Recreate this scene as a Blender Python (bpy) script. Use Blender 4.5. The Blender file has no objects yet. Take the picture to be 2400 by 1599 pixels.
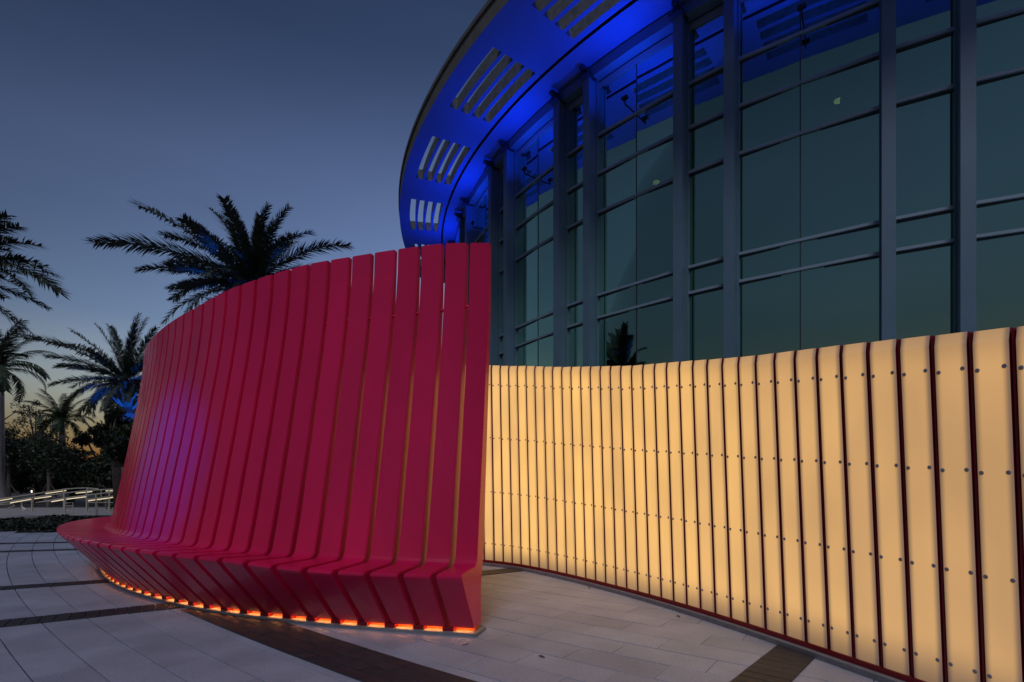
import bpy, bmesh, math, random
from mathutils import Vector, Matrix
PI = math.pi
R = math.radians
random.seed(11)
sc = bpy.context.scene
C = sc.collection

# ---------------------------------------------------------------- camera, sky, fill sun, exposure
FOC, HZ, EYE = 1250.0, 1132.0, 1.15
cam = bpy.data.cameras.new('camera')
cam.sensor_width = 36; cam.lens = FOC / 2400 * 36
cam.shift_y = (HZ - 799.5) / 2400
cam.clip_start = .05; cam.clip_end = 3000
co = bpy.data.objects.new('camera', cam); C.objects.link(co)
co.location = (0, 0, EYE); co.rotation_euler = (PI / 2, 0, 0)
sc.camera = co

SUN_AZ, SUN_EL = 7.0, -1.2
world = bpy.data.worlds.new('World'); sc.world = world; world.use_nodes = True
wn = world.node_tree; bg = wn.nodes['Background']
sky = wn.nodes.new('ShaderNodeTexSky'); sky.sky_type = 'NISHITA'; sky.sun_disc = False
sky.sun_elevation = R(SUN_EL); sky.sun_rotation = R(SUN_AZ)
sky.air_density = 1.0; sky.dust_density = 1.6; sky.ozone_density = 3.0
hsv = wn.nodes.new('ShaderNodeHueSaturation'); hsv.inputs['Saturation'].default_value = .52
hsv.inputs['Value'].default_value = 2.4
gam = wn.nodes.new('ShaderNodeGamma'); gam.inputs[1].default_value = 1.9
wn.links.new(sky.outputs[0], hsv.inputs['Color']); wn.links.new(hsv.outputs[0], gam.inputs[0])
# thin dusk haze: warmer and brighter low down, falling off towards the zenith
tc = wn.nodes.new('ShaderNodeTexCoord'); sx = wn.nodes.new('ShaderNodeSeparateXYZ'); wn.links.new(tc.outputs['Generated'], sx.inputs[0])
cr_ = wn.nodes.new('ShaderNodeValToRGB'); wn.links.new(sx.outputs[2], cr_.inputs[0])
SKY = [(0.0, (1.9, 1.1, .60)), (.07, (1.7, 1.12, .64)), (.15, (1.15, .92, .62)), (.25, (.60, .61, .53)), (.36, (.50, .54, .50)), (.47, (.50, .54, .52)), (.62, (.29, .36, .38)), (1.0, (.2, .28, .36))]
el_ = cr_.color_ramp.elements
while len(el_) < len(SKY): el_.new(.5)
for e_, (p_, c_) in zip(el_, SKY): e_.position = p_; e_.color = (*c_, 1)
vm_ = wn.nodes.new('ShaderNodeVectorMath'); vm_.operation = 'MULTIPLY'
wn.links.new(gam.outputs[0], vm_.inputs[0]); wn.links.new(cr_.outputs[0], vm_.inputs[1])
mp_ = wn.nodes.new('ShaderNodeMapping'); mp_.inputs['Scale'].default_value = (1.2, 1.2, 5); wn.links.new(tc.outputs['Generated'], mp_.inputs[0])
nz_ = wn.nodes.new('ShaderNodeTexNoise'); nz_.inputs['Scale'].default_value = 1.6; nz_.inputs['Detail'].default_value = 3; wn.links.new(mp_.outputs[0], nz_.inputs['Vector'])
mr_ = wn.nodes.new('ShaderNodeMapRange'); mr_.inputs[1].default_value = .3; mr_.inputs[2].default_value = .7; mr_.inputs[3].default_value = .93; mr_.inputs[4].default_value = 1.07; wn.links.new(nz_.outputs[0], mr_.inputs[0])
vs_ = wn.nodes.new('ShaderNodeVectorMath'); vs_.operation = 'SCALE'; wn.links.new(vm_.outputs[0], vs_.inputs[0]); wn.links.new(mr_.outputs[0], vs_.inputs['Scale'])
wn.links.new(vs_.outputs[0], bg.inputs[0])
bg.inputs[1].default_value = 0.72
sc.view_settings.view_transform = 'Standard'; sc.view_settings.look = 'None'
sc.view_settings.exposure = 0; sc.view_settings.gamma = 1
sc.cycles.max_bounces = 8

# added soft fill from behind the camera, brightens bench, facade and paving
sl = bpy.data.lights.new('fill_sun', 'SUN'); sl.energy = .88; sl.angle = R(16); sl.color = (.84, .84, 1.0)
so = bpy.data.objects.new('fill_sun', sl); C.objects.link(so)
so.rotation_euler = (-Vector((-.06, -.63, .77))).to_track_quat('-Z', 'Y').to_euler()

# ---------------------------------------------------------------- helpers
def at(px, py, D):
    """photo pixel (2400 wide) at distance D -> world point"""
    return Vector(((px - 1200) / FOC * D, D, EYE + (HZ - py) / FOC * D))

def props(o, label=None, cat=None, group=None, kind=None):
    if label: o['label'] = label
    if cat: o['category'] = cat
    if group: o['group'] = group
    if kind: o['kind'] = kind
    return o

def empty(name, loc=(0, 0, 0), **k):
    o = bpy.data.objects.new(name, None); C.objects.link(o); o.location = loc
    o.empty_display_size = .2
    return props(o, **k)

def mesh_obj(name, me, parent=None, loc=None, **k):
    o = bpy.data.objects.new(name, me); C.objects.link(o)
    if parent: o.parent = parent
    if loc is not None: o.location = loc
    return props(o, **k)

def pydata(name, V, F, mat, parent=None, smooth=False, origin=None, **k):
    me = bpy.data.meshes.new(name)
    if origin is not None:
        V = [Vector(v) - Vector(origin) for v in V]
    me.from_pydata([tuple(v) for v in V], [], F); me.validate()
    if smooth: me.polygons.foreach_set('use_smooth', [True] * len(me.polygons))
    me.materials.append(mat)
    o = mesh_obj(name, me, parent, **k)
    if origin is not None:
        o.location = Vector(origin) - (parent.location if parent else Vector())
    return o

class MB:
    """collects faces for one mesh"""
    def __init__(s): s.V = []; s.F = []
    def add(s, V, F):
        b = len(s.V); s.V += [Vector(v) for v in V]; s.F += [tuple(b + i for i in f) for f in F]
    def hexa(s, p):            # p: 8 points, bottom 4 ccw then top 4 ccw
        s.add(p, [(3, 2, 1, 0), (4, 5, 6, 7), (0, 1, 5, 4), (1, 2, 6, 5), (2, 3, 7, 6), (3, 0, 4, 7)])
    def box(s, c, d, M=None):
        c = Vector(c); x, y, z = [a / 2 for a in d]
        p = [Vector(q) for q in ((-x, -y, -z), (x, -y, -z), (x, y, -z), (-x, y, -z), (-x, -y, z), (x, -y, z), (x, y, z), (-x, y, z))]
        s.hexa([c + (M @ q if M else q) for q in p])
    def tube(s, P, r, n=8, caps=True):
        P = [Vector(p) for p in P]; rr = r if isinstance(r, (list, tuple)) else [r] * len(P)
        V = []; F = []; up = None
        for i, p in enumerate(P):
            d = (P[min(i + 1, len(P) - 1)] - P[max(i - 1, 0)]).normalized()
            if up is None:
                up = Vector((0, 0, 1)) if abs(d.z) < .9 else Vector((1, 0, 0))
            a = d.cross(up).normalized(); b = a.cross(d).normalized(); up = b
            for j in range(n):
                t = 2 * PI * j / n
                V.append(p + a * math.cos(t) * rr[i] + b * math.sin(t) * rr[i])
        for i in range(len(P) - 1):
            for j in range(n):
                F.append((i * n + j, i * n + (j + 1) % n, (i + 1) * n + (j + 1) % n, (i + 1) * n + j))
        if caps:
            F.append(tuple(range(n))[::-1]); F.append(tuple((len(P) - 1) * n + j for j in range(n)))
        s.add(V, F)
    def build(s, name, mat, parent=None, **k):
        return pydata(name, s.V, s.F, mat, parent, **k)

def lerp(a, b, t): return a + (b - a) * t
def interp(x, X, Y):
    if x <= X[0]: return Y[0]
    for i in range(1, len(X)):
        if x <= X[i]: return lerp(Y[i - 1], Y[i], (x - X[i - 1]) / (X[i] - X[i - 1]))
    return Y[-1]

# ---------------------------------------------------------------- materials
def mat(name, col, rough=.5, metal=0., spec=.5, noise=None, bump=None, coat=0., emit=None, es=0., rnd=0., noise2=None):
    m = bpy.data.materials.new(name); m.use_nodes = True
    nt = m.node_tree; b = nt.nodes['Principled BSDF']; L = nt.links.new
    b.inputs['Base Color'].default_value = (*col, 1); b.inputs['Roughness'].default_value = rough
    b.inputs['Metallic'].default_value = metal; b.inputs['Specular IOR Level'].default_value = spec
    b.inputs['Coat Weight'].default_value = coat; b.inputs['Coat Roughness'].default_value = .12
    if emit: b.inputs['Emission Color'].default_value = (*emit, 1); b.inputs['Emission Strength'].default_value = es
    geo = nt.nodes.new('ShaderNodeNewGeometry')
    cur = None
    for nz in (noise, noise2):
        if not nz: continue
        n = nt.nodes.new('ShaderNodeTexNoise'); n.inputs['Scale'].default_value = nz[0]; n.inputs['Detail'].default_value = 5
        L(geo.outputs['Position'], n.inputs['Vector'])
        mr = nt.nodes.new('ShaderNodeMapRange'); mr.inputs[1].default_value = .3; mr.inputs[2].default_value = .7
        mr.inputs[3].default_value = 1 - nz[1]; mr.inputs[4].default_value = 1 + nz[1]; L(n.outputs[0], mr.inputs[0])
        if cur is None: cur = mr.outputs[0]
        else:
            mm = nt.nodes.new('ShaderNodeMath'); mm.operation = 'MULTIPLY'; L(cur, mm.inputs[0]); L(mr.outputs[0], mm.inputs[1]); cur = mm.outputs[0]
    if rnd:
        oi = nt.nodes.new('ShaderNodeObjectInfo'); ad = nt.nodes.new('ShaderNodeMath'); ad.operation = 'ADD'
        L(oi.outputs['Random'], ad.inputs[0]); L(geo.outputs['Random Per Island'], ad.inputs[1])
        fr = nt.nodes.new('ShaderNodeMath'); fr.operation = 'FRACT'; L(ad.outputs[0], fr.inputs[0])
        mr = nt.nodes.new('ShaderNodeMapRange'); mr.inputs[3].default_value = 1 - rnd; mr.inputs[4].default_value = 1 + rnd
        L(fr.outputs[0], mr.inputs[0])
        if cur is None: cur = mr.outputs[0]
        else:
            mm = nt.nodes.new('ShaderNodeMath'); mm.operation = 'MULTIPLY'; L(cur, mm.inputs[0]); L(mr.outputs[0], mm.inputs[1]); cur = mm.outputs[0]
    if cur is not None:
        vm = nt.nodes.new('ShaderNodeVectorMath'); vm.operation = 'SCALE'; vm.inputs[0].default_value = col
        L(cur, vm.inputs['Scale']); L(vm.outputs[0], b.inputs['Base Color'])
    if bump:
        n = nt.nodes.new('ShaderNodeTexNoise'); n.inputs['Scale'].default_value = bump[0]; n.inputs['Detail'].default_value = 4
        L(geo.outputs['Position'], n.inputs['Vector'])
        bp = nt.nodes.new('ShaderNodeBump'); bp.inputs['Strength'].default_value = bump[1]; bp.inputs['Distance'].default_value = .01
        L(n.outputs[0], bp.inputs['Height']); L(bp.outputs[0], b.inputs['Normal'])
    return m

M_paver = mat('pale_paver_stone', (.37, .40, .475), .62, noise=(2.2, .15), noise2=(60, .12), bump=(90, .3), rnd=.09)
M_joint = mat('joint_sand', (.06, .055, .055), .9, noise=(30, .2))
M_brick = mat('dark_paver_brick', (.036, .037, .044), .6, noise=(20, .25), bump=(120, .4), rnd=.12)
M_bench = mat('magenta_powder_coat', (.76, .008, .092), .36, noise=(1.3, .09), noise2=(220, .08), bump=(260, .10), spec=.5, coat=.30, rnd=.06)
M_rib = mat('dark_red_paint', (.24, .004, .014), .4, noise=(8, .1))
M_curb = mat('grey_cast_plinth', (.22, .23, .24), .7, noise=(14, .15), bump=(50, .3))
M_amber = mat('amber_light_strip', (.8, .4, .1), .4, emit=(1, .42, .10), es=21)
M_baserail = mat('red_toe_rail', (.80, .17, .035), .5)
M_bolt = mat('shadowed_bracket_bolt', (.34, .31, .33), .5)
M_column = mat('blue_grey_cladding', (.125, .215, .27), .5, metal=.0, noise=(1.2, .08))
M_mullion = mat('anodised_mullion', (.26, .36, .42), .5)
M_darkframe = mat('dark_frame', (.05, .06, .065), .4, metal=.3)
M_soffit = mat('blue_lit_soffit', (.12, .20, .46), .65, noise=(.5, .04))  # blue of the uplights is partly put into this base colour
M_fascia = mat('weathered_fascia', (.13, .13, .12), .8, noise=(1.5, .18), bump=(20, .3))
M_slotwall = mat('raw_concrete_slot', (.15, .17, .16), .85, noise=(6, .25))
M_inner = mat('interior_wall_paint', (.30, .30, .29), .8)
M_steel = mat('brushed_steel_rail', (.62, .57, .45), .4, metal=.3, noise=(5, .08))
M_led = mat('warm_rail_led', (.9, .8, .5), .4, emit=(1, .82, .52), es=.9)
M_leafpalm = mat('palm_leaflet', (.042, .062, .042), .75, noise=(2, .35), rnd=.15)
M_leafroyal = mat('royal_palm_leaflet', (.04, .07, .03), .5, noise=(2, .35))
M_trunk = mat('palm_bark', (.17, .14, .11), .85, noise=(9, .3), bump=(25, .8))
M_royal = mat('smooth_grey_palm_trunk', (.30, .28, .26), .75, noise=(4, .2), bump=(14, .3))
M_leaf = mat('tree_leaf', (.026, .042, .018), .55, noise=(1.5, .4), rnd=.35)
M_leaf2 = mat('tree_leaf_olive', (.030, .036, .012), .55, noise=(1.5, .4), rnd=.35)
M_hedge = mat('groundcover_leaf', (.018, .026, .016), .6, noise=(3, .4), rnd=.4)
M_grass = mat('far_ground', (.09, .09, .08), .9, noise=(.2, .3))
M_path = mat('pale_walkway', (.42, .41, .39), .8, noise=(1, .12))
M_lampdark = mat('lamp_housing', (.03, .03, .035), .45, metal=.5)
M_lampglow = mat('sodium_lamp_face', (1, .6, .2), .4, emit=(1, .45, .10), es=14)
M_whiteglow = mat('distant_lamp_face', (1, 1, 1), .4, emit=(1, .95, .8), es=3)
M_pend = mat('pendant_glow', (.9, .9, .6), .5, emit=(.75, .85, .25), es=2.2)
M_blueface = mat('blue_lens', (.1, .2, 1), .3, emit=(.01, .08, 1), es=4)
M_redwood = mat('wood_prop', (.12, .08, .06), .8)

def glass_mat():
    m = bpy.data.materials.new('tinted_facade_glass'); m.use_nodes = True
    nt = m.node_tree; nt.nodes.clear(); L = nt.links.new
    out = nt.nodes.new('ShaderNodeOutputMaterial')
    gl = nt.nodes.new('ShaderNodeBsdfGlossy'); gl.inputs['Color'].default_value = (.58, .92, .68, 1); gl.inputs['Roughness'].default_value = .012
    tr = nt.nodes.new('ShaderNodeBsdfTransparent'); tr.inputs['Color'].default_value = (.06, .09, .085, 1)
    lw = nt.nodes.new('ShaderNodeLayerWeight'); lw.inputs['Blend'].default_value = .35
    mr = nt.nodes.new('ShaderNodeMapRange'); mr.inputs[3].default_value = .48; mr.inputs[4].default_value = 1.0
    L(lw.outputs['Fresnel'], mr.inputs[0])
    mx = nt.nodes.new('ShaderNodeMixShader'); L(mr.outputs[0], mx.inputs[0]); L(tr.outputs[0], mx.inputs[1]); L(gl.outputs[0], mx.inputs[2])
    g = nt.nodes.new('ShaderNodeNewGeometry'); n = nt.nodes.new('ShaderNodeTexNoise'); n.inputs['Scale'].default_value = .35
    L(g.outputs['Position'], n.inputs['Vector'])
    bp = nt.nodes.new('ShaderNodeBump'); bp.inputs['Strength'].default_value = .06; bp.inputs['Distance'].default_value = .1
    L(n.outputs[0], bp.inputs['Height']); L(bp.outputs[0], gl.inputs['Normal'])
    L(mx.outputs[0], out.inputs[0])
    return m
M_glass = glass_mat()

def panel_mat():
    """frosted light box panel: the lamps behind it leave its edges, top and foot dimmer (uv = across, up)"""
    m = bpy.data.materials.new('backlit_frosted_panel'); m.use_nodes = True
    nt = m.node_tree; b = nt.nodes['Principled BSDF']; L = nt.links.new
    b.inputs['Base Color'].default_value = (.36, .34, .36, 1); b.inputs['Roughness'].default_value = .38
    uv = nt.nodes.new('ShaderNodeUVMap'); sp = nt.nodes.new('ShaderNodeSeparateXYZ'); L(uv.outputs[0], sp.inputs[0])
    def math_(op, a, c=None, clamp=False):
        n = nt.nodes.new('ShaderNodeMath'); n.operation = op; n.use_clamp = clamp
        for i, v in enumerate((a, c)):
            if v is None: continue
            if isinstance(v, (int, float)): n.inputs[i].default_value = v
            else: L(v, n.inputs[i])
        return n.outputs[0]
    def ramp(src, lo, hi):
        n = nt.nodes.new('ShaderNodeMapRange'); n.interpolation_type = 'SMOOTHSTEP'
        n.inputs[1].default_value = lo; n.inputs[2].default_value = hi; L(src, n.inputs[0]); return n.outputs[0]
    u, v = sp.outputs[0], sp.outputs[1]          # u,v in metres from the middle / from the foot (v) ; z = height left to the top
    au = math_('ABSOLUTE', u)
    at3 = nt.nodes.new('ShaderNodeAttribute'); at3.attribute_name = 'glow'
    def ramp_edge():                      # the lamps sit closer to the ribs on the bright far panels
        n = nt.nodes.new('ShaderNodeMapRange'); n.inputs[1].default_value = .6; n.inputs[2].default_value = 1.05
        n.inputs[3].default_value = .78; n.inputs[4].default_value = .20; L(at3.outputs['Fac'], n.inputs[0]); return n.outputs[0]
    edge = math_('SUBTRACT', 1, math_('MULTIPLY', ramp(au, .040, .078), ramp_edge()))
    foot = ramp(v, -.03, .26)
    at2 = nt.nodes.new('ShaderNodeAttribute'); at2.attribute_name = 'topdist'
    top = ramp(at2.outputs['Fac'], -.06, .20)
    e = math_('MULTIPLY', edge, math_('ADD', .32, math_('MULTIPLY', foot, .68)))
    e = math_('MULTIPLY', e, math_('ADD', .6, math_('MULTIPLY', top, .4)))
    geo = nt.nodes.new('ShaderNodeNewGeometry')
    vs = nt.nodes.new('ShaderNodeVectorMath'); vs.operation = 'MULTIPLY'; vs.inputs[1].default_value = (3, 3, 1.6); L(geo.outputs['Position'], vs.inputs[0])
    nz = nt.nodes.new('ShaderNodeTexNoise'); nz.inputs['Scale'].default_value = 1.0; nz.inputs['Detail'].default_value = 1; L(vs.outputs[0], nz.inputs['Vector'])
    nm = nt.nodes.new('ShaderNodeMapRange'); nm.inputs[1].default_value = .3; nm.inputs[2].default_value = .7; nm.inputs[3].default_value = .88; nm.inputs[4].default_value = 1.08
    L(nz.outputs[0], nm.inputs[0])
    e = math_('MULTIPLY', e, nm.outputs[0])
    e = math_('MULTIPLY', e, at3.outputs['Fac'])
    cm = nt.nodes.new('ShaderNodeMix'); cm.data_type = 'RGBA'
    cm.inputs['A'].default_value = (1, .54, .16, 1); cm.inputs['B'].default_value = (1, .55, .125, 1)
    L(ramp(at3.outputs['Fac'], .5, 1.0), cm.inputs['Factor'])
    L(cm.outputs['Result'], b.inputs['Emission Color']); L(e, b.inputs['Emission Strength'])
    return m
M_panel = panel_mat()

# ================================================================ GROUND
g = MB(); g.box((0, 60, -.16), (400, 400, .2)); g.build('ground', M_grass, kind='structure')
# plaza base slab (joint sand) reaching to the planted strip
pb = MB(); pb.box((2, 5.0, -.035), (44, 15.0, .05)); pb.build('plaza_base', M_joint, kind='structure')
pw = MB(); pw.box((-30, 21.4, -.045), (60, 8.2, .03)); pw.build('far_walkway', M_path, kind='structure')

RC = Vector((29.1, 41.9)); RW, RL = .28, .62
fan = Vector((11.5, 14.4))
def band_line(p, w, L=26):             # a straight band through p aimed at the fan centre
    d = (fan - Vector(p)).normalized(); return Vector(p), d, w
bands = [band_line((-3.66, 4.66), .29), band_line((-5.2, 5.98), .25), band_line((-8.15, 9.0), .2), band_line((-9.3, 10.15), .2),
         band_line((1.68, 3.35), .27)]
ring_r = (Vector((-1.76, 4.04)) - RC).length      # tangential band
ring_w = .40
def in_band(p, m=0.):
    for b, d, w in bands:
        q = p - b
        if abs(q.x * d.y - q.y * d.x) < w / 2 + m: return True
    return False

pave = empty('plaza_paving', kind='structure')
cells = []
r0 = 33.0
nr = 0
r = r0
while r < 58:
    da = RL / r; k0 = int(R(195) / da)
    for k in range(k0, int(R(265) / da)):
        a = (k + .5 * (nr % 2)) * da
        p = RC + Vector((math.cos(a), math.sin(a))) * r
        if -15 < p.x < 5.5 and -1.0 < p.y < 12.45:
            if p.y < 2.2 or abs(p.x) > p.y * 1.15 + 2: # behind / beside the lens: still paved, thinned to the near rim
                if p.y < 0: continue
            cells.append((p, a))
    r += RW; nr += 1
def vis(p):
    if p.y < 2.9 or abs(p.x) > p.y * .98: return 1e9
    return p.length
cells.sort(key=lambda c: vis(c[0]))
bev = .002
def paver_geo(lx, ly, h=.012):
    x, y = lx / 2, ly / 2
    V = [(-x, -y, -h), (x, -y, -h), (x, y, -h), (-x, y, -h), (-x, -y, -bev), (x, -y, -bev), (x, y, -bev), (-x, y, -bev),
         (-x + bev, -y + bev, 0), (x - bev, -y + bev, 0), (x - bev, y - bev, 0), (-x + bev, y - bev, 0)]
    F = [(8, 9, 10, 11)] + [(i, (i + 1) % 4, 4 + (i + 1) % 4, 4 + i) for i in range(4)] + [(4 + i, 4 + (i + 1) % 4, 8 + (i + 1) % 4, 8 + i) for i in range(4)]
    return V, F
PV, PF = paver_geo(RW - .008, RL - .004)
pm = bpy.data.meshes.new('paver'); pm.from_pydata(PV, [], PF); pm.materials.append(M_paver)
rest = MB()
for i, (p, a) in enumerate(cells):
    tilt = Matrix.Rotation(random.uniform(-.002, .002), 4, 'X') @ Matrix.Rotation(random.uniform(-.0025, .0025), 4, 'Y')
    M = Matrix.Translation((p.x, p.y, random.uniform(-.0012, .0008))) @ Matrix.Rotation(a, 4, 'Z') @ tilt
    if i < 298:
        o = mesh_obj('paver', pm, pave); o.matrix_local = M
    else:
        rest.add([M @ Vector(v) for v in PV], PF)
rest.build('distant_pavers', M_paver, pave, kind='stuff')
# unseen rest of the plaza, one sheet below the paver tops
sh = MB(); sh.box((14.8, 5, -.0135), (18.4, 14.9, .015)); sh.box((-17.6, 5, -.0135), (4.6, 14.9, .015)); sh.build('side_paving', M_paver, pave)

# dark bands: narrow bricks laid along the ring direction
dk = empty('dark_paving_bands', kind='structure')
brick_me = {}
def brick_obj(p, ang, lx, ly, cnt=[0], stuff=MB()):
    key = (round(lx, 2), round(ly, 2))
    if key not in brick_me:
        V, F = paver_geo(lx - .006, ly - .006, .008)
        me = bpy.data.meshes.new('brick'); me.from_pydata(V, [], F); me.materials.append(M_brick); brick_me[key] = (me, V, F)
    me, V, F = brick_me[key]
    M = Matrix.Translation((p.x, p.y, .0095 + random.uniform(-.0015, .0005))) @ Matrix.Rotation(ang, 4, 'Z')
    return me, V, F, M
blist = []
for bi, (b, d, w) in enumerate(bands):
    ang = math.atan2(d.y, d.x); t = -9.0 if bi else -10
    while t < 20:
        p = b + d * t
        if 2.2 < p.y < 12.3 and -14 < p.x < 3.6:
            # lay as rows along the joint direction of the rings
            blist.append((p, ang, .1, w))
        t += .1
a = R(195)
while a < R(262):
    for row in range(4):
        rr = ring_r + (row - 1.5) * ring_w / 4
        aa = a + (row % 2) * .15 / ring_r
        p = RC + Vector((math.cos(aa), math.sin(aa))) * rr
        if 1.5 < p.y < 12.0 and -13 < p.x < 5: 
            if not in_band(p, -.02): blist.append((p, aa + PI / 2, .3, ring_w / 4))
    a += .3 / ring_r
# the ring band starts where the first fan band meets it, as in the plaza
b0, d0, w0 = bands[0]
def keep(q):
    p, ang, lx, ly = q
    if lx > .2:
        s = p - b0
        return (s.x * d0.y - s.y * d0.x) > -w0 / 2 - .05     # only on the near side of band 0
    return True
blist = [q for q in blist if keep(q)]
blist.sort(key=lambda q: vis(q[0]) )
far = MB()
for i, (p, ang, lx, ly) in enumerate(blist):
    me, V, F, M = brick_obj(p, ang, lx, ly)
    if i < 296:
        o = mesh_obj('brick', me, dk); o.matrix_local = M
    else: far.add([M @ Vector(v) for v in V], F)
far.build('distant_bricks', M_brick, dk, kind='stuff')

# ================================================================ BENCH
KN = list(range(12)); THD = [10, 15.7, 21.7, 31.1, 37.6, 45.4, 50.5, 61.1, 81.9, 103.4, 120, 130]
DS = .01; bx, by, bt = [-.285], [4.0], []
for i in range(1060):
    th = R(interp(i * DS, KN, THD)); bt.append(th)
    bx.append(bx[-1] - math.cos(th) * DS); by.append(by[-1] + math.sin(th) * DS)
def bbase(s):
    i = max(0, min(1058, s / DS)); k = int(i); f = i - k
    return Vector((lerp(bx[k], bx[k + 1], f), lerp(by[k], by[k + 1], f))), bt[k]
GI = [-1, 0, 1, 2, 3, 4, 5, 6, 7, 9, 12, 15, 20]
NO = [.268, .285, .305, .345, .38, .407, .433, .448, .457, .465, .469, .471, .471]
NZ = [.50, .50, .50, .505, .512, .521, .536, .555, .568, .577, .587, .592, .592]
IO = [.05, .085, .088, .088, .083, .081, .076, .066, .060, .056, .052, .066, .086]
IZ = [.52, .518, .519, .521, .525, .530, .536, .541, .544, .556, .573, .576, .565]
TO = [.345, .43, .487, .528, .556, .562, .55, .542, .534, .52, .485, .483, .470]
TZ = [3.10, 3.156, 3.198, 3.216, 3.226, 3.224, 3.214, 3.21, 3.205, 3.172, 3.115, 3.05, 3.0]
def bench_section(s):
    """closed profile at arc length s -> list of world points"""
    gk = (s - .205) / .239
    b, th = bbase(s); th = max(th, R(16.5)); n = Vector((math.sin(th), math.cos(th)))   # inward
    no, nz, io, iz, to, tz = [interp(gk, GI, T) for T in (NO, NZ, IO, IZ, TO, TZ)]
    P = [(0, .056)]
    d = Vector((-no, nz - .056)); ln = d.length; d /= ln
    P.append((d.x * (ln - .055), .056 + d.y * (ln - .055)))                # lower lip of the nose
    for k in (.25, .5, .75):                                              # rounded nose
        a = Vector((d.x * (ln - .055), .056 + d.y * (ln - .055))); c = Vector((-no, nz)); e = Vector((-no + .055, nz + .004))
        q = a * (1 - k) ** 2 + c * 2 * k * (1 - k) + e * k * k; P.append((q.x, q.y))
    P.append((-no + .055, nz + .004))
    sa = Vector((io - .06, iz - .004)); sb = Vector((io, iz)); se = Vector((io + .012, iz + .075))
    for k in (0, .25, .5, .75, 1):
        q = sa * (1 - k) ** 2 + sb * 2 * k * (1 - k) + se * k * k; P.append((q.x, q.y))
    G = [(.12, .15), (.25, .30), (.41, .49), (.55, .64), (.68, .78), (.80, .89), (.92, .975), (1, 1)]
    for f, gg in G: P.append((lerp(io, to, gg), lerp(iz, tz, f)))
    for f in (1, .8, .6, .41, .2, .06):
        gg = interp(f, [0, .12, .25, .41, .55, .68, .8, .92, 1], [0, .15, .30, .49, .64, .78, .89, .975, 1])
        thk = interp(f, [0, .2, .41, .7, 1], [.17, .13, .105, .085, .055]); P.append((lerp(io, to, gg) + thk, lerp(iz, tz, f)))
    P.append((max(.16, io + .10), .35)); P.append((.16, .056))
    return [Vector((b.x + n.x * o, b.y + n.y * o, z)) for o, z in P], n

bench = empty('slatted_bench', (-.3, 4.0, 0), label='tall curved bench of magenta slats glowing amber at its foot', cat='bench')
BO = bench.location
GAP = .043
def plank(s0, s1):
    A, na = bench_section(s0); B, nb = bench_section(s1)
    for q, n_, sg in ((A, na, 1), (B, nb, -1)):            # slats widen a little upwards so the seams close to slits
        t_ = Vector((n_.y, -n_.x, 0))
        if sg > 0 and s0 == 0: continue
        for v_ in q: v_ += t_ * sg * .0045 * max(0, min(1, (v_.z - .7) / 1.6))
    n = len(A); F = [tuple(range(n)), tuple(range(2 * n - 1, n - 1, -1))]
    for i in range(n): F.append((i, n + i, n + (i + 1) % n, (i + 1) % n))
    me = bpy.data.meshes.new('plank'); me.from_pydata([tuple(v - BO) for v in A + B], [], F); me.materials.append(M_bench)
    bm = bmesh.new(); bm.from_mesh(me); bmesh.ops.recalc_face_normals(bm, faces=bm.faces)
    ed = [e for e in bm.edges if e.calc_face_angle(0) > .9]
    bmesh.ops.bevel(bm, geom=ed, offset=.007, segments=2, affect='EDGES', clamp_overlap=True)
    bm.to_mesh(me); bm.free()
    return mesh_obj('plank', me, bench)
edges = [0.0] + [.205 + .239 * k for k in range(42)]
for k in range(len(edges) - 1):
    s0 = edges[k] + (GAP / 2 if k else 0); s1 = edges[k + 1] - GAP / 2
    plank(s0, s1)
    # amber strip set under the plank's toe, on the plinth
    lp = []
    sm = (s0 + s1) / 2; hw = (s1 - s0) / 2 * .72
    ls = MB(); P8 = []
    for z in (.0534, .0556):
        for s, o in ((sm - hw, .020), (sm + hw, .020), (sm + hw, .034), (sm - hw, .034)):
            b, th = bbase(s); n = Vector((math.sin(max(th, R(16.5))), math.cos(max(th, R(16.5))))); q = b + n * o
            P8.append(Vector((q.x, q.y, z)) - BO)
    ls.hexa(P8); ls.build('light_strip', M_amber, bench)
    if k:
        fb = MB(); P8 = []
        for z in (.0265, .0554):
            for s_, o in ((s0 - GAP - .022, .004), (s0 + .022, .004), (s0 + .022, .06), (s0 - GAP - .022, .06)):
                b, th = bbase(s_); n = Vector((math.sin(max(th, R(16.5))), math.cos(max(th, R(16.5))))); q = b + n * o
                P8.append(Vector((q.x, q.y, z)) - BO)
        fb.hexa(P8); fb.build('light_divider', M_rib, bench)  # added divider, keeps the amber light in separate segments
    # spacer pin through the gap
    if 0 < k < 14:
        b, th = bbase(edges[k]); gk = k - 1
        for z in (2.62,):
            A, n = bench_section(edges[k])
            io, iz, to, tz = [interp(gk, GI, T) for T in (IO, IZ, TO, TZ)]
            f = (z - iz) / (tz - iz); o = lerp(io, to, interp(f, [0, .41, .68, .8, 1], [0, .49, .78, .89, 1])) + .045
            c = Vector((b.x + n.x * o, b.y + n.y * o, z)); t = Vector((-math.cos(th), math.sin(th), 0))
            rb = MB(); rb.tube([c - t * .04 - BO, c + t * .04 - BO], .017, 10); rb.build('spacer_pin', M_bench, bench)
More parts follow.
